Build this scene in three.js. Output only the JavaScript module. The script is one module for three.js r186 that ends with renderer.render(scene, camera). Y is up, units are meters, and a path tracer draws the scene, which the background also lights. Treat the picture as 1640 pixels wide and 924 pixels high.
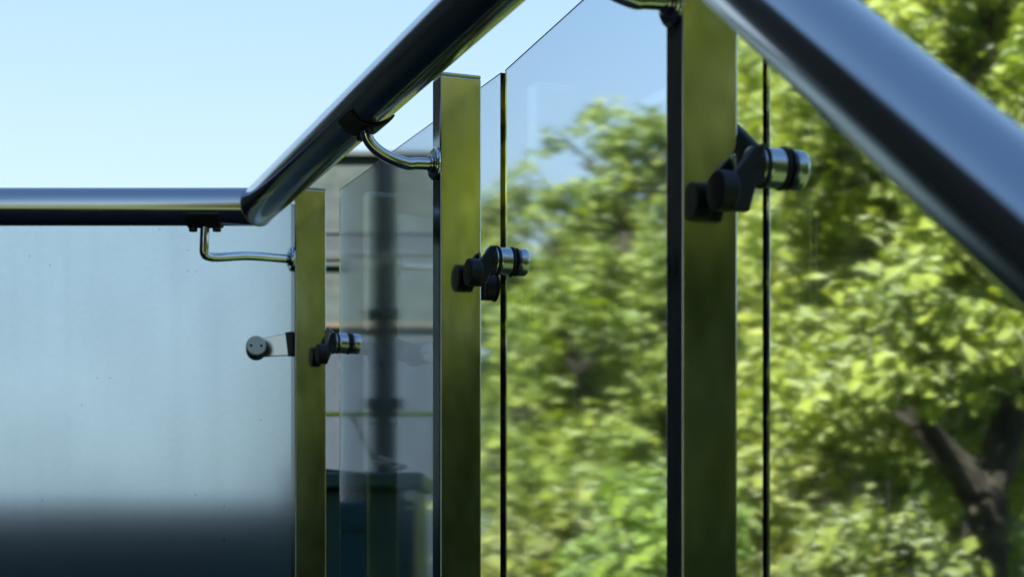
import * as THREE from 'three';
import { RoundedBoxGeometry } from 'three/addons/geometries/RoundedBoxGeometry.js';
import { mergeGeometries } from 'three/addons/utils/BufferGeometryUtils.js';

// ---------------------------------------------------------------- camera, sky, sun, exposure
const scene = new THREE.Scene();
const EYE = 0.46;                       // metres above the landing
const F = 2600;                         // focal length in pixels of a 1640 x 924 picture
const HORIZON = 870;                    // the lens is shifted upwards, verticals stay upright
const camera = new THREE.PerspectiveCamera(2 * Math.atan(462 / F) * 180 / Math.PI, 1640 / 924, 0.05, 600);
camera.position.set(0, EYE, 0);
camera.setViewOffset(1640, 924, 0, 462 - HORIZON, 1640, 924);
camera.focus = 1.9;
camera.userData.fStop = 7.6;
scene.add(camera);

const renderer = new THREE.WebGLRenderer({ antialias: true });
renderer.toneMapping = THREE.LinearToneMapping;
renderer.toneMappingExposure = 3.9;
renderer.shadowMap.enabled = true;

{ // clear spring sky: pale cyan low down, deeper blue overhead
  const w = 256, h = 128, data = new Float32Array(w * h * 4);
  const stops = [[0, 0.80, 1.0, 1.14], [11, 0.73, 0.97, 1.17], [19, 0.52, 0.795, 1.13], [35, 0.30, 0.54, 0.94], [60, 0.17, 0.34, 0.68], [90, 0.13, 0.27, 0.58]];
  for (let y = 0; y < h; y++) {
    const el = (y + 0.5) / h * 180 - 90;
    let c = [0.03, 0.035, 0.024];
    if (el > 0) {
      let k = 0;
      while (k < stops.length - 2 && el > stops[k + 1][0]) k++;
      const [a, b] = [stops[k], stops[k + 1]], t = Math.min(1, (el - a[0]) / (b[0] - a[0]));
      c = [1, 2, 3].map((i) => (a[i] + (b[i] - a[i]) * t) / 3.9);
    }
    for (let x = 0; x < w; x++) data.set([...c, 1], (y * w + x) * 4);
  }
  const sky = new THREE.DataTexture(data, w, h, THREE.RGBAFormat, THREE.FloatType);
  sky.mapping = THREE.EquirectangularReflectionMapping;
  sky.magFilter = sky.minFilter = THREE.LinearFilter;
  sky.needsUpdate = true;
  scene.background = sky;
  scene.environment = sky;
}
const sun = new THREE.DirectionalLight(new THREE.Color(1, 0.95, 0.86), 5.0);
sun.position.set(-13.8, 19.3, 14.4);
sun.target.position.set(0, 0, -4);
sun.castShadow = true;
sun.shadow.mapSize.set(2048, 2048);
Object.assign(sun.shadow.camera, { left: -22, right: 22, top: 22, bottom: -22, near: 0.5, far: 70 });
scene.add(sun, sun.target);

// ---------------------------------------------------------------- helpers
let seed = 7;
const rnd = () => { seed = (seed + 0x6d2b79f5) | 0; let t = Math.imul(seed ^ (seed >>> 15), 1 | seed); t = (t + Math.imul(t ^ (t >>> 7), 61 | t)) ^ t; return ((t ^ (t >>> 14)) >>> 0) / 4294967296; };
const V = (x, y, z) => new THREE.Vector3(x, y, z);
const at = (u, v, d) => V((u - 820) / F * d, EYE + (HORIZON - v) / F * d, -d);
const counts = {};
function numbered(name) {
  const n = counts[name] = (counts[name] ?? -1) + 1;
  return n ? `${name}_${String(n).padStart(3, '0')}` : name;
}
function thing(name, label, category, base, group) {
  const o = new THREE.Group();
  o.name = numbered(name);
  o.position.copy(base);
  o.userData = { label, category };
  if (group) o.userData.group = group;
  scene.add(o);
  return o;
}
const ready = (m) => { m.castShadow = m.receiveShadow = true; return m; };
// a part, its geometry given in world metres; all things stand unturned, so only their base is taken off
function part(name, geometry, material, parent, label) {
  const root = parent.isMesh ? parent.parent : parent;
  const g = Array.isArray(geometry) ? mergeGeometries(geometry.map((x) => (x.index ? x.toNonIndexed() : x))) : geometry;
  const base = root === scene ? V(0, 0, 0) : root.position;
  g.translate(-base.x, -base.y, -base.z);
  const m = ready(new THREE.Mesh(g, material));
  m.name = name;
  if (label) m.userData.label = label;
  parent.add(m);
  return m;
}
function struct(name, geometry, material) {
  const m = part(name, geometry, material, scene);
  m.userData.kind = 'structure';
  return m;
}
const box = (cx, cy, cz, w, h, d, r = 0.002, turn = 0) => new RoundedBoxGeometry(w, h, d, 2, Math.min(r, w / 2.1, h / 2.1, d / 2.1)).rotateY(turn).translate(cx, cy, cz);
function orient(g, a, b) {              // lays a geometry whose length runs along +y from a to b
  const dir = b.clone().sub(a), q = new THREE.Quaternion().setFromUnitVectors(V(0, 1, 0), dir.clone().normalize());
  const mid = a.clone().add(b).multiplyScalar(0.5);
  return g.applyQuaternion(q).translate(mid.x, mid.y, mid.z);
}
// round bar with small chamfers on both ends
function rod(a, b, r, r2 = r, chamfer = Math.min(r, r2) * 0.12) {
  const L = a.distanceTo(b), p = [];
  p.push(new THREE.Vector2(0.00001, -L / 2), new THREE.Vector2(r - chamfer, -L / 2), new THREE.Vector2(r - chamfer * 0.3, -L / 2 + chamfer * 0.3), new THREE.Vector2(r, -L / 2 + chamfer));
  p.push(new THREE.Vector2(r2, L / 2 - chamfer), new THREE.Vector2(r2 - chamfer * 0.3, L / 2 - chamfer * 0.3), new THREE.Vector2(r2 - chamfer, L / 2), new THREE.Vector2(0.00001, L / 2));
  const flat = [];
  p.forEach((q, i) => { flat.push(q); if (i && i < p.length - 1) flat.push(q.clone().add(new THREE.Vector2(0, 1e-6))); });
  return orient(new THREE.LatheGeometry(flat, 40), a, b);
}
const tube = (points, r, n = 60, sides = 20) => new THREE.TubeGeometry(new THREE.CatmullRomCurve3(points, false, 'centripetal'), n, r, sides);
// straight pipe whose two ends are cut along given planes (a mitre)
function mitred(a, b, r, na, nb, sides = 64) {
  const dir = b.clone().sub(a).normalize(), e1 = V(0, 1, 0).cross(dir).normalize(), e2 = dir.clone().cross(e1).normalize();
  const pos = [], nor = [], uv = [], idx = [], L = a.distanceTo(b), rows = 6;
  for (let j = 0; j <= rows; j++) for (let i = 0; i <= sides; i++) {
    const t = i / sides * Math.PI * 2, n = e1.clone().multiplyScalar(Math.cos(t)).addScaledVector(e2, Math.sin(t)), off = n.clone().multiplyScalar(r);
    const cut = (plane) => (plane ? -off.dot(plane) / dir.dot(plane) : 0);
    const sA = cut(na), sB = L + cut(nb), s = sA + (sB - sA) * j / rows;
    const p = a.clone().add(off).addScaledVector(dir, s);
    pos.push(...p.toArray()); nor.push(...n.toArray()); uv.push(i / sides, s);
  }
  for (let j = 0; j < rows; j++) for (let i = 0; i < sides; i++) { const k = j * (sides + 1) + i; idx.push(k, k + 1, k + sides + 1, k + 1, k + sides + 2, k + sides + 1); }
  const g = new THREE.BufferGeometry();
  g.setAttribute('position', new THREE.Float32BufferAttribute(pos, 3));
  g.setAttribute('normal', new THREE.Float32BufferAttribute(nor, 3));
  g.setAttribute('uv', new THREE.Float32BufferAttribute(uv, 2));
  g.setIndex(idx);
  return g;
}
// slab with a polygon outline: outline points are (along e1, along e2) from origin, thickness along e3
function slab(origin, e1, e2, e3, outline, thick, bevel = 0.001) {
  const s = new THREE.Shape(outline.map(([x, y]) => new THREE.Vector2(x, y)));
  const g = new THREE.ExtrudeGeometry(s, { depth: thick - 2 * bevel, bevelEnabled: bevel > 0, bevelSize: bevel, bevelThickness: bevel, bevelOffset: -bevel, bevelSegments: 1, curveSegments: 16 });
  g.translate(0, 0, bevel);
  return g.applyMatrix4(new THREE.Matrix4().makeBasis(e1, e2, e3).setPosition(origin));
}

// ---------------------------------------------------------------- procedural textures
function lattice(n, s) { const a = new Float32Array(n * n); let q = s; for (let i = 0; i < a.length; i++) { q = (Math.imul(q, 1664525) + 1013904223) >>> 0; a[i] = q / 4294967296; } return a; }
function noise(s, n = 64) {
  const a = lattice(n, s), sm = (t) => t * t * (3 - 2 * t);
  return (x, y) => { x = ((x % n) + n) % n; y = ((y % n) + n) % n; const i = x | 0, j = y | 0, u = sm(x - i), v = sm(y - j), I = (i + 1) % n, J = (j + 1) % n;
    return (a[j * n + i] * (1 - u) + a[j * n + I] * u) * (1 - v) + (a[J * n + i] * (1 - u) + a[J * n + I] * u) * v; };
}
function tex(w, h, f, srgb, rx = 1, ry = 1) {
  const d = new Uint8Array(w * h * 4);
  for (let y = 0; y < h; y++) for (let x = 0; x < w; x++) { const c = f(x / w, y / h), o = (y * w + x) * 4; for (let k = 0; k < 3; k++) d[o + k] = Math.max(0, Math.min(255, (Array.isArray(c) ? c[k] : c) * 255)); d[o + 3] = 255; }
  const t = new THREE.DataTexture(d, w, h);
  t.wrapS = t.wrapT = THREE.RepeatWrapping; t.magFilter = THREE.LinearFilter; t.repeat.set(rx, ry);
  if (srgb) t.colorSpace = THREE.SRGBColorSpace;
  t.needsUpdate = true;
  return t;
}
const n1 = noise(11), n2 = noise(23), n3 = noise(37, 256), n4 = noise(51);
// brushed steel: fine streaks along the post, cloudy handling marks
const postRough = tex(512, 1024, (x, y) => 0.76 + 0.34 * (n1(x * 3, y * 24) - 0.5) + 0.22 * (n2(x * 6, y * 64) - 0.5) + 0.04 * (n3(x * 128, y * 3) - 0.5));
const postTint = tex(512, 1024, (x, y) => { const q = 0.95 + 0.09 * (n2(x * 4, y * 40) - 0.5) + 0.012 * (n3(x * 128, y * 2 + 9) - 0.5); return [q, q, q * 0.99]; }, true);
const railRough = tex(512, 256, (x, y) => 0.74 + 0.34 * (n1(x * 24, y * 8) - 0.5) + 0.28 * (n3(x * 200, y * 16) - 0.5));
const smudge = tex(512, 512, (x, y) => 0.5 + 0.5 * (n1(x * 16, y * 16) - 0.5) + 0.25 * (n2(x * 48, y * 48) - 0.5) + (n3(x * 160, y * 160) > 0.985 ? 0.2 : 0));
const frostTint = tex(512, 512, (x, y) => {
  let q = 0.95 + 0.05 * (n1(x * 5, y * 5) - 0.5) + 0.05 * (n2(x * 20, y * 10) - 0.5) + 0.05 * Math.min(0, n3(x * 60, y * 1.5) - 0.35) * 4 * n1(x * 3 + 7, y * 3) + 0.03 * (n3(x * 240, y * 240) - 0.5);
  const k = n3(x * 200 + 3, y * 200 + 17);
  if (k > 0.992) q *= 0.55;                                                  // specks of dirt on the frosted side
  return [q, q, q];
}, true);
const plaster = tex(512, 512, (x, y) => { const q = 0.86 + 0.14 * (n1(x * 10, y * 10) - 0.5) + 0.10 * (n3(x * 120, y * 120) - 0.5) + 0.08 * (n2(x * 30, y * 8) - 0.5); return [q, q, q]; }, true);
const paintTint = tex(512, 512, (x, y) => {
  const dust = Math.max(0, Math.min(1, (n1(x * 6 + 2, y * 7 + 5) * 0.7 + n2(x * 24, y * 24) * 0.35 - 0.55) * 4)), chip = n3(x * 110, y * 110) > 0.93 ? 1 : 0;
  return [0.20 + 0.30 * dust + 0.1 * chip, 0.36 + 0.12 * dust - 0.05 * chip, 0.37 + 0.06 * dust - 0.08 * chip];
}, true);
const barkTint = tex(256, 512, (x, y) => { const r = n3(x * 40, y * 10) * 0.6 + n1(x * 12, y * 8) * 0.4, l = n2(x * 6, y * 10) > 0.62 ? 0.16 : 0; const q = 0.20 + 0.28 * r; return [q + l * 0.9, q * 0.93 + l, q * 0.82 + l * 0.8]; }, true);
const barkBump = tex(256, 512, (x, y) => n3(x * 40, y * 10) * 0.7 + n1(x * 20, y * 12) * 0.3);
const earth = tex(512, 512, (x, y) => { const q = n1(x * 20, y * 20) * 0.5 + n3(x * 150, y * 150) * 0.5; return [0.20 + 0.14 * q, 0.25 + 0.17 * q, 0.11 + 0.08 * q]; }, true, 60, 60);
const stone = tex(512, 512, (x, y) => { const q = 0.20 + 0.10 * n1(x * 12, y * 12) + 0.10 * n3(x * 200, y * 200); return [q, q, q * 1.02]; }, true, 2, 2);

// ---------------------------------------------------------------- materials
const std = (o) => new THREE.MeshStandardMaterial(o);
const phys = (o) => new THREE.MeshPhysicalMaterial(o);
const RGB = (r, g, b) => new THREE.Color().setRGB(r, g, b);
const M = {
  rail: std({ color: RGB(0.46, 0.46, 0.465), metalness: 1, roughness: 0.20, roughnessMap: railRough }),
  weld: std({ color: RGB(0.42, 0.41, 0.40), metalness: 1, roughness: 0.35 }),
  post: std({ color: RGB(0.60, 0.585, 0.52), metalness: 1, roughness: 0.165, roughnessMap: postRough, map: postTint }),
  polished: std({ color: RGB(0.60, 0.60, 0.61), metalness: 1, roughness: 0.12 }),
  brushed: std({ color: RGB(0.58, 0.58, 0.57), metalness: 1, roughness: 0.24 }),
  satin: std({ color: RGB(0.66, 0.66, 0.65), metalness: 1, roughness: 0.5 }),
  darkSteel: std({ color: RGB(0.007, 0.008, 0.009), roughness: 0.5 }),
  rubber: std({ color: RGB(0.016, 0.022, 0.021), roughness: 0.6 }),
  hole: std({ color: RGB(0.01, 0.01, 0.01), roughness: 0.9 }),
  glass: phys({ color: RGB(1, 1, 1), transmission: 1, thickness: 0.008, ior: 1.5, roughness: 0.03, attenuationColor: RGB(0.82, 0.93, 1.0), attenuationDistance: 0.0105 }),
  frosted: phys({ color: RGB(0.97, 0.97, 0.98), map: frostTint, transmission: 1, thickness: 0.01, ior: 1.2, roughness: 0.44, attenuationColor: RGB(0.61, 0.70, 0.72), attenuationDistance: 0.01 }),
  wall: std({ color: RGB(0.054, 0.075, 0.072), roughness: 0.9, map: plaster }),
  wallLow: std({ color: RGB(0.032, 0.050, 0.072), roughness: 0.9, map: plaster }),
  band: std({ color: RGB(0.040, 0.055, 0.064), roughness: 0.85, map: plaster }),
  ledge: std({ color: RGB(0.10, 0.09, 0.06), roughness: 0.8, map: plaster }),
  coping: std({ color: RGB(0.036, 0.050, 0.052), roughness: 0.7 }),
  windowGlass: std({ color: RGB(0.03, 0.035, 0.045), roughness: 0.12 }),
  pole: std({ color: RGB(0.018, 0.028, 0.040), roughness: 0.5, metalness: 0.2 }),
  yellow: std({ color: RGB(0.62, 0.57, 0.05), roughness: 0.5 }),
  zinc: std({ color: RGB(0.62, 0.57, 0.58), metalness: 0.9, roughness: 0.35 }),
  paint: std({ color: RGB(0.24, 0.44, 0.36), roughness: 0.48, map: paintTint }),
  teal: std({ color: RGB(0.002, 0.054, 0.090), roughness: 0.55 }),
  lid: std({ color: RGB(0.012, 0.035, 0.038), roughness: 0.42 }),
  rust: std({ color: RGB(0.26, 0.17, 0.10), roughness: 0.8 }),
  cane: std({ color: RGB(0.20, 0.14, 0.06), roughness: 0.7 }),
  bark: std({ color: RGB(0.22, 0.195, 0.16), roughness: 0.95, map: barkTint, bumpMap: barkBump, bumpScale: 0.02 }),
  earth: std({ color: RGB(1, 1, 1), roughness: 1, map: earth }),
  brownWall: std({ color: RGB(0.040, 0.033, 0.029), roughness: 0.9, map: plaster }),
  stone: std({ color: RGB(0.17, 0.17, 0.18), roughness: 0.75, map: stone }),
};
const LEAF = phys({ vertexColors: true, color: RGB(0.96, 0.98, 0.96), roughness: 1, transmission: 0.55, thickness: 0, side: THREE.DoubleSide });
let sprayCount = 0;

// ---------------------------------------------------------------- ground, landing, steps
struct('ground', new THREE.PlaneGeometry(500, 500, 1, 1).rotateX(-Math.PI / 2).translate(0, -1.2, -100), M.earth);

// the row of posts runs away from the camera; R points along it towards the camera, N across it away from the stairs
const R = V(0.3541, 0, 0.9352), N = V(0.9352, 0, -0.3541), UP = V(0, 1, 0), ROW = Math.atan2(R.x, R.z);
const ROWPT = V(-0.3148, 0, -2.534);                                         // front of the farthest post
const onRow = (s, g = 0, y = 0) => ROWPT.clone().addScaledVector(R, s).addScaledVector(N, g).setY(y);
{
  const c = onRow(0.45, -0.97, -0.6);
  struct('landing', new RoundedBoxGeometry(2.1, 1.2, 2.1, 2, 0.01).rotateY(ROW).translate(c.x, c.y, c.z), M.stone);
  const steps = [];
  for (let k = 0; k < 6; k++) {
    const top = -0.17 * (k + 1), p = onRow(1.5 + 0.28 * k + 0.138, -0.97, (top - 1.2) / 2);
    steps.push(new RoundedBoxGeometry(2.1, top + 1.2, 0.277, 2, 0.006).rotateY(ROW).translate(p.x, p.y, p.z));
  }
  struct('stairs', steps, M.stone);
}

// ---------------------------------------------------------------- handrail
const RAIL = 0.02775, RAILY = EYE + 0.495;
const CORNER = V(-0.376, RAILY, -2.389), LEFT_END = V(-1.75, RAILY, -2.389), BEND = V(0.080, RAILY, -1.187);
const P2 = V(0.2176, EYE + 0.139, -0.69), DOWN = P2.clone().sub(BEND).normalize(), FOOT = BEND.clone().addScaledVector(DOWN, 1.25);
{
  const h = thing('handrail', 'polished round steel handrail bending along the posts and down the steps', 'handrail', V(CORNER.x, 0, CORNER.z));
  const dA = CORNER.clone().sub(LEFT_END).normalize(), dB = BEND.clone().sub(CORNER).normalize();
  const m1 = dA.clone().add(dB).normalize(), m2 = dB.clone().add(DOWN).normalize();
  part('rail_pipe', mitred(LEFT_END, CORNER, RAIL, null, m1), M.rail, h);
  part('rail_pipe', mitred(CORNER, BEND, RAIL, m1, m2), M.rail, h);
  part('rail_pipe', mitred(BEND, FOOT, RAIL, m2, null), M.rail, h);
  const bead = (c, dIn, plane) => {
    const e1 = V(0, 1, 0).cross(dIn).normalize(), e2 = dIn.clone().cross(e1).normalize(), pts = [];
    for (let i = 0; i < 48; i++) { const t = i / 48 * Math.PI * 2, off = e1.clone().multiplyScalar(Math.cos(t) * RAIL).addScaledVector(e2, Math.sin(t) * RAIL); pts.push(c.clone().add(off).addScaledVector(dIn, -off.dot(plane) / dIn.dot(plane))); }
    return new THREE.TubeGeometry(new THREE.CatmullRomCurve3(pts, true), 96, 0.0011, 8, true);
  };
  part('weld_seam', bead(CORNER, dA, m1), M.weld, h);
  part('weld_seam', bead(BEND, dB, m2), M.weld, h);
  part('end_cap', rod(LEFT_END, LEFT_END.clone().addScaledVector(dA, -0.006), RAIL), M.polished, h);
  part('end_cap', rod(FOOT, FOOT.clone().addScaledVector(DOWN, 0.006), RAIL), M.polished, h);
}

// ---------------------------------------------------------------- posts with their brackets and glass clamps
const W = 0.05, T = 0.029;
const POSTS = [
  { s: 0, top: 299, d: 2.534, label: 'slim upright steel post at the corner beside the frosted glass panel' },
  { s: 0.7236, top: 117, d: 1.857, label: 'upright steel post with its whole top in view between two clear panes' },
  { s: 1.3334, top: -90, d: 1.287, label: 'widest upright steel post, nearest to the descending part of the handrail' },
];
// standoff clamp on a post: boss bolted to the post, arm, round spacer that ends on the glass
function clamp(parent, P, y, { sFace = 0.013, bossDrop, tip = 0, boss = true, bossG = 0, gGlass, back = false }) {
  const q = (g, s, h) => P.clone().addScaledVector(N, g).addScaledVector(R, s).setY(h);
  const r = 0.0158, drop = bossDrop;
  const arm = [];
  // arm plate lies parallel to the glass: from the boss in front of the post up to the spacer
  if (!back) {
    const plate = [];
    for (let k = 0; k <= 20; k++) { const a = (-100 + k / 20 * 172) * Math.PI / 180; plate.push([Math.cos(a) * 0.0172, Math.sin(a) * 0.0172]); }
    plate.push([-0.029, tip + 0.005], [-0.034, tip + 0.001], [-0.034, -0.010]);
    // dark neck from the boss up to the spacer
    arm.push(slab(q(-0.004 + bossG, sFace + 0.010, y - drop), N, UP, R.clone(), [[0, -0.0150], [0.024 - bossG, -0.0150], [0.031 - bossG, drop - 0.0165], [0.038 - bossG, drop - 0.0160], [0.038 - bossG, drop + 0.0155], [0.030 - bossG, drop + 0.013], [0.004, 0.0148], [0, 0.0140]], 0.012, 0.0015).translate(-R.x * 0.006, 0, -R.z * 0.006));
    arm.push(slab(q(0.0285, sFace, y), R.clone(), UP, R.clone().cross(UP), plate, 0.0062, 0.001).translate(N.x * 0.0062, 0, N.z * 0.0062));
  } else {
    arm.push(slab(q(0.0285, sFace, y), R.clone(), UP, R.clone().cross(UP), (() => { const c = []; for (let k = 0; k <= 24; k++) { const a = Math.PI * 0.3 + k / 24 * Math.PI * 1.4; c.push([Math.cos(a) * 0.0172, Math.sin(a) * 0.0172]); } c.push([0.022, -drop - 0.008], [0.022, -drop + 0.010]); return c; })(), 0.0085, 0.001).translate(N.x * 0.009, 0, N.z * 0.009));
  }
  const c = part('glass_clamp', arm, M.darkSteel, parent);
  if (boss && !back) part('boss', rod(q(-0.016 + bossG, sFace + 0.009, y - drop), q(-0.001 + bossG, sFace + 0.009, y - drop), 0.0158), M.darkSteel, c);
  const g0 = 0.0315, g1 = gGlass - 0.003, g2 = gGlass + 0.0100, g3 = g2 + 0.011;
  part('standoff', [rod(q(g0 - 0.004, sFace, y), q(g0 + 0.0065, sFace, y), r), rod(q(g0 + 0.0085, sFace, y), q(g1, sFace, y), r)], back ? M.darkSteel : M.brushed, c);
  part('washer', rod(q(g0 + 0.006, sFace, y), q(g0 + 0.009, sFace, y), r + 0.0011), M.rubber, c);
  part('gasket', rod(q(g1, sFace, y), q(gGlass - 0.0002, sFace, y), r + 0.0012), M.rubber, c);
  if (back) return c;
  part('outer_gasket', rod(q(gGlass + 0.0067, sFace, y), q(g2, sFace, y), r + 0.0004), M.rubber, c);
  part('cap', rod(q(g2, sFace, y), q(g3, sFace, y), r, r, 0.003), M.brushed, c);
  return c;
}
// bent steel arm that carries the handrail
function bracket(parent, P, y, saddleAt, pts, along) {
  const side = P.clone().addScaledVector(N, -W / 2).addScaledVector(R, -T / 2).setY(y);
  const b = part('rail_bracket', tube([side, ...pts(side)], 0.0068, 80, 20), M.polished, parent);
  const L = N.clone().negate();
  part('flange', [rod(side.clone(), side.clone().addScaledVector(L, 0.0055), 0.0195, 0.0185), rod(side.clone().addScaledVector(L, 0.0055), side.clone().addScaledVector(L, 0.009), 0.0105)], M.polished, b);
  // saddle: a strip curved to the underside of the pipe, screwed on at both ends
  const cross = V(0, 1, 0).cross(along).normalize(), outline = [];
  for (let k = 0; k <= 12; k++) { const a = -1.05 + k / 12 * 2.1; outline.push([Math.sin(a) * (RAIL + 0.0003), -Math.cos(a) * (RAIL + 0.0003)]); }
  for (let k = 12; k >= 0; k--) { const a = -1.05 + k / 12 * 2.1; outline.push([Math.sin(a) * (RAIL + 0.0033), -Math.cos(a) * (RAIL + 0.0033)]); }
  const len = 0.050, o = saddleAt.clone().addScaledVector(along, -len / 2);
  part('saddle', slab(o, cross, UP, along, outline, len, 0.0006), M.darkSteel, b);
  const foot = saddleAt.clone().setY(saddleAt.y - RAIL);
  part('screw', [-1, 1].map((k) => { const p = foot.clone().addScaledVector(along, k * 0.0175); return rod(p.clone().setY(p.y - 0.0085), p.clone().setY(p.y - 0.0020), 0.0062); }), M.darkSteel, b);
}
const GG = 0.0585;                                                           // outward distance of the glass from the posts' middle line
POSTS.forEach((p, i) => {
  const P = onRow(p.s), topY = EYE + (HORIZON - p.top) / F * p.d;
  const t = thing('railing_post', p.label, 'railing post', P.clone().addScaledVector(R, -T / 2), 'steel posts of the glass balustrade');
  const c = P.clone().addScaledVector(R, -T / 2);
  part('post_bar', box(c.x, (topY - 0.004) / 2, c.z, W, topY - 0.004, T, 0.0022, ROW), M.post, t);
  part('post_cap', box(c.x, topY - 0.0022, c.z, W - 0.0004, 0.0042, T - 0.0004, 0.0016, ROW), M.post, t);
  part('base_plate', box(c.x, 0.006, c.z, 0.11, 0.012, 0.09, 0.002, ROW), M.brushed, t);
  const along = BEND.clone().sub(CORNER).normalize();
  if (i === 0) {                                                             // its bracket reaches the frontal length of rail
    const S = V(-0.4525, RAILY, CORNER.z), y = EYE + 0.444;
    bracket(t, P, y, S, (a) => [V(-0.40, EYE + 0.434, -2.452), V(-0.447, EYE + 0.4235, -2.400), V(-0.4535, EYE + 0.426, -2.392), V(-0.4535, EYE + 0.440, -2.389), V(-0.4525, RAILY - RAIL - 0.001, -2.389)], V(1, 0, 0));
  } else {
    const y = EYE + [0, 0.4345, 0.4300][i];
    const side = P.clone().addScaledVector(N, -W / 2).addScaledVector(R, -T / 2);
    const k = side.clone().sub(CORNER).setY(0).dot(V(along.x, 0, along.z)), S = CORNER.clone().addScaledVector(along, k), reach = side.clone().sub(S).setY(0).length();
    const bottom = RAILY - RAIL - 0.001, dir = S.clone().sub(side).setY(0).normalize();
    bracket(t, P, y, S, (a) => {
      const o = [], r = reach - 0.020, h = bottom - y + 0.006;
      o.push(a.clone().addScaledVector(dir, reach - r + 0.006).setY(y - 0.0012));
      for (let j = 1; j <= 8; j++) { const q = j / 8 * Math.PI / 2; o.push(a.clone().addScaledVector(dir, reach - r + Math.sin(q) * r).setY(y - 0.003 + (1 - Math.cos(q)) * (bottom - y + 0.003))); }
      return o;
    }, along);
  }
  const yc = EYE + [0.3124, 0.3232, 0.2985][i];
  clamp(t, P, yc, { bossDrop: [0.019, 0.0165, 0.0235][i], bossG: [0.021, 0.016, 0.0085][i], tip: [0.024, 0.002, 0.036][i], gGlass: GG });
  if (i === 1) clamp(t, P.clone().addScaledVector(R, -T), EYE + 0.302, { sFace: -0.013, bossDrop: 0.008, gGlass: GG, back: true });
  if (i === 0) {                                                             // flat arm and round disc that hold the frosted panel
    const c0 = at(470, 550, 2.545), c1 = at(414, 557, 2.548);
    const up = V(0, 1, 0), dx = c1.clone().sub(c0).normalize(), e3 = dx.clone().cross(up).normalize(), L = c0.distanceTo(c1), e2 = e3.clone().cross(dx);
    const o = [];
    o.push([-0.002, 0.0185], [L, 0.0145]);
    for (let k = 1; k < 12; k++) { const a = Math.PI / 2 - k / 12 * Math.PI; o.push([L + Math.cos(a) * 0.0145, Math.sin(a) * 0.0145]); }
    o.push([L, -0.0145], [-0.002, -0.0185]);
    const arm = part('panel_clamp', slab(c0, dx, e2, e3, o, 0.006, 0.001), M.brushed, t, 'pale flat steel arm with a round pin-hole disc');
    part('arm_root', slab(c0.clone().addScaledVector(e3, e3.z > 0 ? 0.0005 : -0.0005), dx, e2, e3, [[-0.004, 0.0195], [0.012, 0.0187], [0.012, -0.0187], [-0.004, -0.0195]], 0.0075, 0.001), M.darkSteel, arm);
    const ax = V(0.16, 0.03, 1).normalize(), f = c1.clone().add(V(-0.0008, 0, 0.022)), pt = (k) => f.clone().addScaledVector(ax, k);
    part('disc', rod(pt(0), pt(0.008), 0.0152, 0.0152, 0.0015), M.satin, arm);
    part('rubber_spacer', rod(pt(-0.05), pt(0), 0.0158), M.rubber, arm);
    for (const k of [-1, 1]) part('pin_hole', rod(pt(0.0072).add(V(k * 0.0078, -0.0004, -k * 0.0078 * 0.16)), pt(0.0084).add(V(k * 0.0078, -0.0004, -k * 0.0078 * 0.16)), 0.0021), M.hole, arm);
  }
});

// ---------------------------------------------------------------- glass panes
const paneS = [                                                              // from and to along the row, height of the top at both ends
  { a: -0.047, b: 0.696, ta: 0.566, tb: 0.552, la: 0.09, lb: 0.09, label: 'clear glass pane between the slim corner post and the middle post' },
  { a: 0.712, b: 1.314, ta: 0.551, tb: 0.578, la: 0.09, lb: 0.09, label: 'clear glass pane in front of the treetop, between middle and widest post' },
  { a: 1.321, b: 2.06, ta: 0.578, tb: 0.578 - 0.74 * 0.69, la: 0.05, lb: 0.05 - 0.74 * 0.69, label: 'clear glass pane to the right of the widest post, behind the descending rail' },
];
for (const p of paneS) {
  const o = onRow(0, GG);
  const t = thing('glass_pane', p.label, 'glass pane', onRow(p.a, GG), 'clear glass panes of the balustrade');
  const r = R.clone().cross(UP).dot(N) > 0 ? R.clone().cross(UP) : R.clone().cross(UP).negate();
  const g = slab(o, R, UP, R.clone().cross(UP), [[p.a, p.la], [p.b, p.lb], [p.b, EYE + p.tb], [p.a, EYE + p.ta]], 0.0065, 0.0003);
  if (R.clone().cross(UP).dot(N) < 0) g.translate(N.x * 0.0065, 0, N.z * 0.0065);
  part('sheet', g, M.glass, t);
}
{
  const t = thing('frosted_glass_panel', 'frosted glass panel under the level length of handrail, dark low down', 'glass panel', V(-1.05, 0, -2.6));
  part('sheet', box(-0.996, 0.5275, -2.605, 1.30, 0.955, 0.010, 0.001), M.frosted, t);
}

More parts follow.
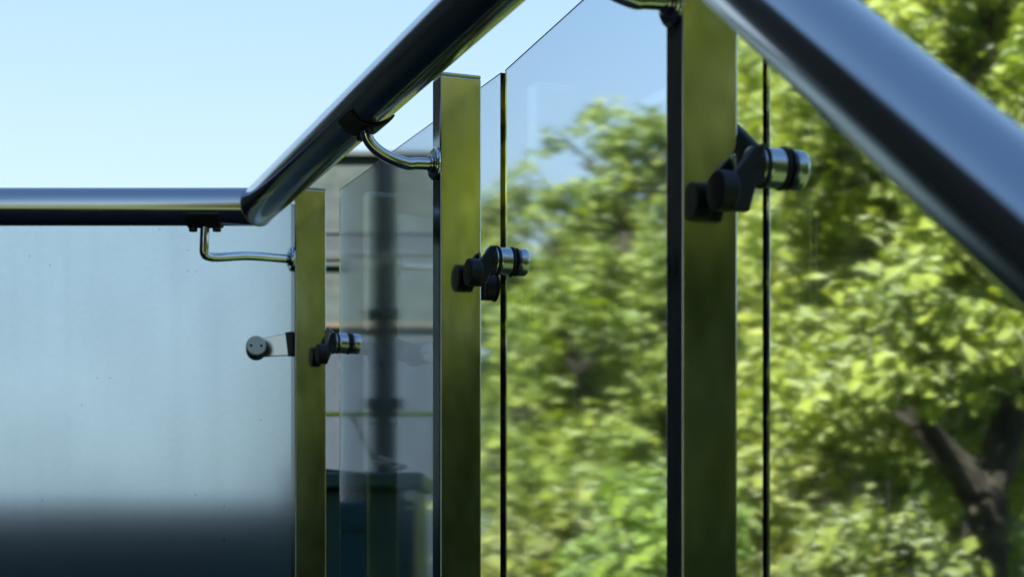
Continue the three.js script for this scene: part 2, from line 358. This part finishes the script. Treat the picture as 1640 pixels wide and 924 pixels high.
// ---------------------------------------------------------------- green waste container behind the frosted panel
{
  const D = 3.40, x0 = at(452, 0, D).x, x1 = at(678, 0, D).x, yTop = at(0, 757, D).y, yLip = at(0, 782, D).y, depth = 0.42;
  const t = thing('metal_bin', 'dark green metal bin with a lipped lid, behind the clear glass', 'bin', V((x0 + x1) / 2, -1.2, -D - depth / 2));
  const cx = (x0 + x1) / 2, w = x1 - x0;
  const body = part('body', new RoundedBoxGeometry(w - 0.01, yLip + 1.14, depth, 3, 0.012).translate(cx - 0.004, (yLip - 1.14) / 2, -D - depth / 2 - 0.004), M.paint, t);
  part('corner_strip', box(at(667, 0, D).x, (at(0, 815, D).y - 1.0) / 2, -D + 0.001, 0.008, at(0, 815, D).y + 1.0, 0.008, 0.002), M.rust, body, 'thin rusty strip down the corner');
  const lid = part('lid', box(cx, (yTop + yLip) / 2, -D - depth / 2 + 0.008, w + 0.012, yTop - yLip, depth + 0.03, 0.006), M.paint, t);
  const q0 = at(575, 757, D), q1 = at(470, 744, D);
  part('lid_flap', slab(V(q1.x, yTop - 0.001, -D - 0.05), V(1, 0, 0), UP, V(0, 0, 1), [[0, 0], [q0.x - q1.x, 0], [q0.x - q1.x, 0.003], [0, q1.y - q0.y]], 0.03, 0.001), M.lid, lid);
  // lock: small plate with a ring
  const l = at(660, 795, D);
  part('lock', [box(l.x, l.y, -D + 0.004, 0.020, 0.026, 0.008, 0.003), new THREE.TorusGeometry(0.011, 0.0022, 8, 24).translate(l.x, l.y + 0.002, -D + 0.010)], M.zinc, t);
  part('lock_tongue', box(l.x - 0.002, l.y - 0.024, -D + 0.003, 0.012, 0.006, 0.006, 0.001), M.zinc, t);
  part('plinth', box(cx, -1.17, -D - depth / 2, w - 0.04, 0.07, depth - 0.04, 0.004), M.lid, t);
  const s = thing('bent_metal_strap', 'bent metal strap with a thin cane, lying on the green bin lid', 'metal strap', at(630, 757, D + 0.05));
  const a = (u, v, dz = 0) => at(u, v, D + 0.05 + dz);
  part('cane', [rod(a(571, 674), a(602, 738), 0.0019, 0.0026), rod(a(566, 667), a(574, 678), 0.0042)], M.cane, s);
  const strap = (p0, p1, h) => { const dx = p1.clone().sub(p0), L = dx.length(); dx.normalize(); const e2 = V(0, 0, 1).cross(dx).normalize(); return slab(p0, dx, e2, V(0, 0, 1), [[0, -h / 2], [L, -h / 2], [L, h / 2], [0, h / 2]], 0.03, 0.0006); };
  part('strap', [strap(a(601, 741), a(640, 743), 0.0075), strap(a(638, 743), a(655, 749), 0.006), strap(a(612, 732, -0.03), a(652, 747, -0.03), 0.005), strap(a(630, 755), a(655, 749), 0.005)], M.zinc, s);
}

{
  const D = 3.30, x0 = at(-330, 0, D).x, x1 = at(448, 0, D).x, yTop = at(0, 800, D).y, dep = 0.9, cx = (x0 + x1) / 2, w = x1 - x0;
  const t = thing('waste_container', 'dark teal waste container showing as the dark lower band of the frosted panel', 'container', V(cx, -1.2, -D - dep / 2));
  part('body', new RoundedBoxGeometry(w, yTop + 1.02, dep, 3, 0.02).translate(cx, (yTop - 0.06 - 1.08) / 2, -D - dep / 2), M.teal, t);
  part('lid', box(cx, yTop - 0.03, -D - dep / 2, w + 0.02, 0.06, dep + 0.03, 0.015), M.teal, t);
  for (const k of [0.15, w - 0.15]) for (const j of [0.15, dep - 0.15]) part('wheel', rod(V(x0 + k - 0.02, -1.12, -D - j), V(x0 + k + 0.02, -1.12, -D - j), 0.08), M.rubber, t);
}

// ---------------------------------------------------------------- pole and yellow pipe beyond the glass
{
  const D = 5.0, c = at(618, 0, D), top = at(0, 262, D).y;
  const t = thing('standing_pole', 'dark upright pole with a collar, seen through the clear glass', 'pole', V(c.x, -1.2, -D));
  part('shaft', rod(V(c.x, -1.2, -D), V(c.x, top, -D), 0.034), M.pole, t);
  const yc = at(0, 503, D).y;
  part('collar', [rod(V(c.x, yc - 0.016, -D), V(c.x, yc + 0.016, -D), 0.046), box(c.x - 0.05, yc - 0.004, -D, 0.02, 0.03, 0.03, 0.003)], M.pole, t);
  const yk = at(0, 661, D).y;
  const k = part('pipe_clamp', [rod(V(c.x, yk - 0.035, -D), V(c.x, yk + 0.030, -D), 0.041), box(c.x - 0.045, yk + 0.026, -D + 0.01, 0.03, 0.034, 0.03, 0.004), box(c.x + 0.045, yk + 0.026, -D + 0.01, 0.03, 0.034, 0.03, 0.004)], M.pole, t);
  for (const e of [-1, 1]) part('bolt', rod(V(c.x + e * 0.036, yk - 0.028, -D + 0.03), V(c.x + e * 0.036, yk - 0.028, -D + 0.055), 0.011), M.zinc, k);
  const y = thing('yellow_pipe', 'thin yellow horizontal pipe clamped behind the dark pole', 'pipe', V(c.x, yk, -D - 0.05));
  part('pipe', rod(V(at(470, 0, D).x, yk, -D - 0.052), V(at(712, 0, D).x, yk, -D - 0.052), 0.0078), M.yellow, y);
  part('bracket', [box(at(480, 0, D).x, (yk - 1.2) / 2, -D - 0.075, 0.03, yk + 1.2, 0.02, 0.002), box(at(704, 0, D).x, (yk - 1.2) / 2, -D - 0.075, 0.03, yk + 1.2, 0.02, 0.002)], M.wallLow, y);
}

// ---------------------------------------------------------------- grey building far behind
{
  const D = 12, X = (u) => at(u, 0, D).x, Y = (v) => at(0, v, D).y, x0 = X(478), x1 = X(728), cx = (x0 + x1) / 2, w = x1 - x0, dep = 3;
  const t = thing('grey_building', 'grey rendered building with a tan ledge, far behind the clear glass', 'building', V(cx, -1.2, -D - dep / 2));
  const blk = (v0, v1, proud, m, name, u0, u1) => { const a = u0 === undefined ? x0 : X(u0), b = u1 === undefined ? x1 : X(u1); return part(name, box((a + b) / 2, (Y(v0) + Y(v1)) / 2, -D - dep / 2 + proud, b - a, Y(v0) - Y(v1), dep, 0.004), m, t); };
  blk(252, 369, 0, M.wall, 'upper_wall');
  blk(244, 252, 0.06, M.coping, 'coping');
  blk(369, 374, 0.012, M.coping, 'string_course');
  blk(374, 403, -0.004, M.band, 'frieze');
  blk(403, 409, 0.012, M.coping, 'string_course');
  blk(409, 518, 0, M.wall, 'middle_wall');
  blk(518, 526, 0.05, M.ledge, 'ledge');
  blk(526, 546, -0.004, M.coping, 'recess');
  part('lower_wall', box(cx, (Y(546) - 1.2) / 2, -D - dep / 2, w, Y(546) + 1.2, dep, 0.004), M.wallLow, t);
  const win = (u0, u1, v0, v1) => {
    const f = part('window', [box((X(u0) + X(u1)) / 2, Y(v0) - 0.012, -D + 0.02, X(u1) - X(u0), 0.024, 0.05), box((X(u0) + X(u1)) / 2, Y(v1) + 0.012, -D + 0.02, X(u1) - X(u0), 0.024, 0.05), box(X(u0) + 0.012, (Y(v0) + Y(v1)) / 2, -D + 0.02, 0.024, Y(v0) - Y(v1) - 0.05, 0.05), box(X(u1) - 0.012, (Y(v0) + Y(v1)) / 2, -D + 0.02, 0.024, Y(v0) - Y(v1) - 0.05, 0.05)], M.coping, t);
    part('pane', box((X(u0) + X(u1)) / 2, (Y(v0) + Y(v1)) / 2, -D + 0.004, X(u1) - X(u0) - 0.04, Y(v0) - Y(v1) - 0.04, 0.012), M.windowGlass, f);
  };
  win(492, 552, 411, 427);
}

// ---------------------------------------------------------------- trees
function leafGeometry(size) {
  const g = [];
  for (let k = 0; k < 6; k++) {
    // pointed blade folded along its midrib
    const L = size * (0.7 + rnd() * 0.65), w = L * 0.34, f = L * (0.08 + rnd() * 0.1), droop = L * (0.1 + rnd() * 0.2);
    const P = [[0, 0, 0], [w * 0.8, f, L * 0.30], [w, f * 0.8, L * 0.55], [0, 0, L * 0.5], [0, -droop, L], [-w, f * 0.8, L * 0.55], [-w * 0.8, f, L * 0.30]];
    const I = [[0, 2, 3], [2, 4, 3], [3, 4, 5], [0, 3, 5]], pos = [];
    for (const t of I) for (const i of t) pos.push(...P[i]);
    const b = new THREE.BufferGeometry();
    b.setAttribute('position', new THREE.Float32BufferAttribute(pos, 3));
    b.rotateX((rnd() - 0.4) * 1.1).rotateZ((rnd() - 0.5) * 1.2).translate(0, 0, size * 0.12).rotateY(k / 6 * 6.283 + rnd() * 0.8).translate((rnd() - 0.5) * size * 0.9, (rnd() - 0.5) * size * 0.9, (rnd() - 0.5) * size * 0.9);
    g.push(b);
  }
  const m = mergeGeometries(g);
  m.computeVertexNormals();
  return m;
}
const sprays = [leafGeometry(0.10), leafGeometry(0.075)];
function limb(a, b, r0, r1, wander = 0.08) {
  const n = 5, pts = [], L = a.distanceTo(b);
  for (let k = 0; k <= n; k++) { const p = a.clone().lerp(b, k / n); if (k && k < n) p.add(V(rnd() - 0.5, rnd() - 0.5, rnd() - 0.5).multiplyScalar(L * wander)); pts.push(p); }
  const curve = new THREE.CatmullRomCurve3(pts), seg = 14, g = new THREE.TubeGeometry(curve, seg, 1, 9), pos = g.attributes.position, v = V(0, 0, 0);
  for (let i = 0; i <= seg; i++) { const c = curve.getPointAt(i / seg), r = r0 + (r1 - r0) * i / seg; for (let j = 0; j <= 9; j++) { const k = i * 10 + j; v.fromBufferAttribute(pos, k).sub(c).multiplyScalar(r * (1 + 0.10 * Math.sin(j * 2.1 + i * 1.3))).add(c); pos.setXYZ(k, v.x, v.y, v.z); } }
  const uv = g.attributes.uv; for (let i = 0; i < uv.count; i++) uv.setXY(i, uv.getY(i), uv.getX(i) * L);
  return g;
}
// puffs: [centre, radius, flatness]; sprays are set through each puff, most near its skin
function tree(name, label, category, o) {
  const t = thing(name, label, category, o.base.clone(), o.group);
  const wood = [];
  for (const [a, b, r0, r1] of o.trunk ?? []) wood.push(limb(a, b, r0, r1, 0.05));
  if (wood.length) part('trunk', wood, M.bark, t);
  const forks = o.forks ?? [o.base];
  const limbs = [];
  o.puffs.forEach(([c, r], i) => { if ((i + 1) % (o.every ?? 1) === 0) { let f = forks[0]; for (const k of forks) if (k.distanceTo(c) < f.distanceTo(c)) f = k; limbs.push(limb(f, c, (o.limb ?? 0.04), 0.008, 0.10)); for (let k = 0; k < 2; k++) limbs.push(limb(c.clone().lerp(f, 0.3), c.clone().add(V(rnd() - 0.5, rnd() - 0.3, rnd() - 0.5).multiplyScalar(r * 1.5)), 0.012, 0.004, 0.12)); } });
  if (limbs.length) part('limbs', limbs, M.bark, t);
  const places = [], q = new THREE.Quaternion(), e = new THREE.Euler(), m = new THREE.Matrix4();
  for (const [c, r, flat = 0.75, dens = 1] of o.puffs) {
    const n = Math.round((o.density ?? 150) * dens * 4.19 * r * r * r * flat);
    for (let k = 0; k < n; k++) {
      const d = V(rnd() - 0.5, rnd() - 0.5, rnd() - 0.5).normalize(), rr = r * Math.pow(rnd(), 0.45) * (0.85 + 0.35 * n1(d.x * 3 + c.x * 5 + 20, d.y * 3 + d.z * 2 + 20));
      const p = c.clone().add(V(d.x * rr, d.y * rr * flat, d.z * rr));
      e.set((rnd() - 0.5) * 1.7, rnd() * 6.283, (rnd() - 0.5) * 1.7);
      const s = (o.size ?? 1) * (0.7 + rnd() * 0.6);
      places.push([p, q.setFromEuler(e).clone(), s, rnd()]);
    }
  }
  const lo = o.lo ?? [0.18, 0.24, 0.016], hi = o.hi ?? [0.36, 0.42, 0.028], one = sprays[o.leaf ?? 0];
  const sp = one.attributes.position.array, sn = one.attributes.normal.array, nv = sp.length / 3, total = places.length * nv;
  const pos = new Float32Array(total * 3), nor = new Float32Array(total * 3), col = new Float32Array(total * 3), e16 = m.elements;
  places.forEach(([p, qq, s, k], i) => {
    m.compose(p.sub(o.base), qq, V(s, s, s));
    const j = k * k * (3 - 2 * k);
    for (let v = 0; v < nv; v++) {
      const w = (i * nv + v) * 3, x = sp[v * 3], y = sp[v * 3 + 1], z = sp[v * 3 + 2], a = sn[v * 3] / s, b = sn[v * 3 + 1] / s, c = sn[v * 3 + 2] / s;
      for (let r = 0; r < 3; r++) {
        pos[w + r] = e16[r] * x + e16[4 + r] * y + e16[8 + r] * z + e16[12 + r];
        nor[w + r] = e16[r] * a + e16[4 + r] * b + e16[8 + r] * c;
        col[w + r] = lo[r] + (hi[r] - lo[r]) * j;
      }
    }
  });
  sprayCount += places.length;
  const geo = new THREE.BufferGeometry();
  geo.setAttribute('position', new THREE.BufferAttribute(pos, 3));
  geo.setAttribute('normal', new THREE.BufferAttribute(nor, 3));
  geo.setAttribute('color', new THREE.BufferAttribute(col, 3));
  const mesh = ready(new THREE.Mesh(geo, LEAF));
  mesh.name = 'crown';
  t.add(mesh);
  return t;
}
const G = -1.2;
const fill = (n, u0, u1, v0, v1, d0, d1, r0, r1, dens = 1) => { const a = []; for (let k = 0; k < n; k++) a.push([at(u0 + (u1 - u0) * rnd(), v0 + (v1 - v0) * rnd(), d0 + (d1 - d0) * rnd()), r0 + (r1 - r0) * rnd(), 0.7, dens]); return a; };

{ // large tree on the right, its forked trunk in the lower corner
  const D = 8, base = at(1596, 0, D).setY(G), fork = at(1580, 800, D), l1 = at(1478, 678, D - 0.1), r1 = at(1650, 600, D + 0.1);
  tree('maple_tree', 'tree with a thick forked trunk low beside the descending handrail', 'tree', {
    base, forks: [l1, r1, at(1560, 300, D)], limb: 0.035, every: 2, density: 600, size: 0.82,
    trunk: [[base, fork, 0.15, 0.11], [fork, l1, 0.10, 0.055], [fork, r1, 0.105, 0.08], [l1, at(1400, 480, D - 0.1), 0.05, 0.02], [r1, at(1620, 250, D), 0.07, 0.03], [r1, at(1760, 100, D + 0.3), 0.06, 0.03]],
    puffs: [...fill(24, 1260, 1700, -60, 560, D - 0.4, D + 1.4, 0.28, 0.45), ...fill(12, 1400, 1700, 0, 600, D - 1.3, D - 0.5, 0.24, 0.36), ...fill(6, 1520, 1900, -260, -20, D - 0.8, D + 1.2, 0.35, 0.6), ...fill(16, 1640, 2100, 0, 900, D + 0.2, D + 1.6, 0.35, 0.6), ...fill(5, 1270, 1440, 560, 680, D - 0.2, D + 0.8, 0.22, 0.34)],
  });
}
{ // tree behind it, filling the view between the near post and the trunk
  const D = 12, base = at(1330, 0, D).setY(G), f1 = at(1340, 520, D), f2 = at(1300, 250, D);
  tree('beech_tree', 'yellow-green tree behind the clear pane right of the widest post', 'tree', {
    base, forks: [f1, f2, at(1400, 100, D)], limb: 0.04, every: 2, density: 200, size: 1.1, lo: [0.20, 0.26, 0.018], hi: [0.40, 0.44, 0.034],
    trunk: [[base, f1, 0.14, 0.10], [f1, f2, 0.09, 0.05], [f1, at(1420, 60, D), 0.08, 0.04]],
    puffs: [...fill(34, 1215, 1660, -60, 820, D - 1, D + 1.4, 0.38, 0.62), ...fill(4, 1480, 1800, -260, -60, D - 1, D + 1.2, 0.5, 0.8), ...fill(6, 1190, 1260, 380, 800, D - 0.6, D + 0.9, 0.34, 0.5), ...fill(20, 1230, 1640, 330, 780, D - 1.9, D - 0.8, 0.34, 0.5)],
  });
}
{ // tree whose top stands against the sky behind the middle pane
  const D = 13, base = at(1010, 0, D).setY(G), f1 = at(1000, 480, D), f2 = at(1010, 300, D);
  const P = (u, v, r, dd = 0, f = 0.7) => [at(u, v, D + dd), r, f];
  tree('oak_tree', 'tree whose top stands against the sky behind the middle pane', 'tree', {
    base, forks: [f1, f2, at(900, 420, D)], limb: 0.02, every: 2, density: 560, size: 0.9, lo: [0.15, 0.22, 0.016], hi: [0.32, 0.39, 0.028],
    trunk: [[base, f1, 0.15, 0.10], [f1, f2, 0.08, 0.05]],
    puffs: [P(945, 180, 0.16), P(1000, 185, 0.14, 0.2), P(1030, 200, 0.20), P(1075, 215, 0.26, 0.3), P(975, 215, 0.20), P(890, 225, 0.14), P(925, 218, 0.12), P(1000, 255, 0.28), P(1050, 275, 0.30, 0.4), P(960, 265, 0.14, 0.2),
      P(850, 275, 0.13), P(825, 300, 0.18), P(865, 310, 0.20, 0.2), P(905, 325, 0.22), P(955, 320, 0.30), P(1010, 340, 0.34, 0.3), P(1060, 360, 0.34), P(930, 380, 0.24), P(860, 345, 0.16), P(980, 410, 0.34, 0.5), P(1050, 440, 0.34), P(790, 330, 0.18), P(775, 320, 0.10),
      P(1130, 330, 0.34), P(1140, 200, 0.26), P(1205, 160, 0.15), P(1195, 215, 0.10), P(1200, 320, 0.2), P(1180, 420, 0.3), P(880, 440, 0.22), P(820, 470, 0.2),
      ...fill(14, 900, 1190, 440, 700, D - 0.8, D + 0.8, 0.34, 0.5)],
  });
}
{ // yellower tree low down, left half of the middle pane
  const D = 11, base = at(850, 0, D).setY(G), f1 = at(850, 640, D);
  tree('hazel_tree', 'bright low tree next to the middle post, behind the clear pane', 'tree', {
    base, forks: [f1, at(930, 600, D)], limb: 0.03, every: 2, density: 380, size: 0.9, lo: [0.18, 0.26, 0.016], hi: [0.36, 0.43, 0.03],
    trunk: [[base, f1, 0.09, 0.05]],
    puffs: [...fill(22, 770, 1010, 490, 860, D - 0.6, D + 0.9, 0.24, 0.42), ...fill(4, 800, 900, 465, 520, D - 0.2, D + 0.5, 0.18, 0.26)],
  });
}
{ // darker tree farther off closing the view
  const D = 18, base = at(1100, 0, D).setY(G), f1 = at(1100, 600, D);
  tree('lime_tree', 'darker tree filling the gaps far behind the middle pane', 'tree', {
    base, forks: [f1, at(1300, 500, D), at(900, 600, D)], limb: 0.05, every: 3, density: 75, size: 1.7, lo: [0.12, 0.18, 0.014], hi: [0.28, 0.34, 0.024],
    trunk: [[base, f1, 0.2, 0.12]],
    puffs: [...fill(30, 760, 1250, 440, 860, D - 1.4, D + 1.4, 0.6, 0.95), ...fill(26, 1250, 1720, 60, 860, D - 1.4, D + 1.4, 0.7, 1.1)],
  });
}
// shrubs along the foot of the trees
const bush = (label, u0, u1, v0, v1, D, n, lo, hi, size = 1) => tree('leafy_shrub', label, 'shrub', {
  base: at((u0 + u1) / 2, 0, D).setY(G), limb: 0.014, every: 2, density: 450, size, lo, hi,
  puffs: [...fill(n, u0, u1, v0, v1, D - 0.4, D + 0.5, 0.17, 0.30), ...fill(Math.ceil(n * 0.8), u0, u1, v1 - 30, v1 + 200, D - 0.4, D + 0.5, 0.22, 0.34)], group: 'shrubs below the trees',
});
bush('fresh green shrub right at the base of the forked trunk', 1320, 1470, 800, 900, 6.8, 9, [0.12, 0.17, 0.012], [0.26, 0.31, 0.016], 0.7);
bush('fresh green shrub low in the middle pane, touching the widest post', 950, 1130, 760, 900, 7.6, 9, [0.14, 0.24, 0.014], [0.29, 0.40, 0.022], 0.8);
bush('olive shrub at the bottom between the widest post and the forked trunk', 1180, 1320, 740, 900, 8.2, 8, [0.18, 0.23, 0.02], [0.36, 0.38, 0.04], 0.9);
bush('olive shrub low next to the middle post', 770, 950, 790, 900, 8.4, 8, [0.17, 0.22, 0.02], [0.34, 0.37, 0.04]);

// trees behind the photographer's right shoulder: they show only as the green mirrored in the posts
const back = [[0.9, 7.4, 6.2], [2.4, 6.7, 5.8], [3.9, 5.1, 4.9], [5.2, 3.2, 6.0], [5.8, 1.2, 5.6], [-0.95, 7.8, 5.2], [3.3, 2.5, 3.0]];
back.forEach(([x, z, h], i) => {
  const base = V(x, G, z), c = V(x, G + 1.5, z), puffs = [];
  for (let k = 0; k < 40; k++) { const f = rnd(), y = G + 0.2 + (h - 0.4) * f, w = 1.25 * (1 - 0.55 * f * f), a = rnd() * 6.283, q = Math.sqrt(rnd()) * w; puffs.push([V(x + Math.cos(a) * q, y, z + Math.sin(a) * q), 0.45 + rnd() * 0.3, 0.8]); }
  tree('garden_tree', ['tall bushy garden tree straight behind the viewer', 'bushy garden tree second from straight behind the viewer', 'shortest bushy garden tree behind the viewer, on the right', 'bushy garden tree to the right, slightly behind the viewer', 'bushy garden tree level with the viewer on the right', 'bushy garden tree farthest to the left behind the viewer', 'small round garden tree closest to the steps'][i], 'tree', {
    base, forks: [c, V(x, G + h * 0.6, z)], limb: 0.05, every: 4, density: 110, size: 2.0, lo: i < 1 ? [0.10, 0.12, 0.010] : [0.17, 0.24, 0.014], hi: i < 1 ? [0.20, 0.22, 0.016] : [0.37, 0.42, 0.020], trunk: [[base, c, 0.12, 0.10], [c, V(x, G + h * 0.6, z), 0.10, 0.05]], puffs,
  });
});
{ // far-off wood that closes the horizon on the right and behind
  const puffs = [];
  for (let k = 0; k < 150; k++) { const a = (2 + 190 * k / 150) * Math.PI / 180, d = 34 + rnd() * 10; puffs.push([V(Math.sin(a) * d, G + 1 + rnd() * 4.2, -Math.cos(a) * d), 1.9 + rnd() * 1.2, 0.8]); }
  const w = tree('woodland', 'far-off green wood closing the horizon behind the near trees', 'wood', { base: V(20, G, -20), forks: [V(20, G, -20)], every: 1e9, density: 1.5, size: 7, lo: [0.10, 0.15, 0.014], hi: [0.22, 0.27, 0.022], puffs });
  w.userData.kind = 'stuff';
}

// dark building along the left of the landing: it shows only as the dark mirrored in the pipes, the posts' sides and the glass
{
  const x = -4.0, z0 = -0.5, z1 = 5.2, top = 7.0, cz = (z0 + z1) / 2, t = thing('brown_building', 'dark grey-brown building along the left of the landing', 'building', V(x - 1.5, G, cz));
  part('wall', box(x - 1.5, (top + G) / 2, cz, 3, top - G, z1 - z0, 0.01), M.brownWall, t);
  part('cornice', box(x - 1.45, top + 0.1, cz, 3.3, 0.2, z1 - z0 + 0.3, 0.02), M.coping, t);
  part('low_wing', box(x - 1.52, (5.0 + G) / 2, -4.2, 2.96, 5.0 - G, 7.4, 0.01), M.brownWall, t);
  for (let k = 0; k < 2; k++) for (let j = 0; j < 2; j++) {
    const z = z0 + 1.6 + k * 2.7, y = 0.9 + j * 3.0;
    const w = part('window', [box(x + 0.03, y + 0.82, z, 0.08, 0.06, 1.2), box(x + 0.03, y - 0.82, z, 0.08, 0.06, 1.2), box(x + 0.03, y, z - 0.57, 0.08, 1.58, 0.06), box(x + 0.03, y, z + 0.57, 0.08, 1.58, 0.06)], M.coping, t);
    part('pane', box(x + 0.015, y, z, 0.02, 1.58, 1.08), M.windowGlass, w);
  }
}
console.log('sprays', sprayCount);
renderer.render(scene, camera);
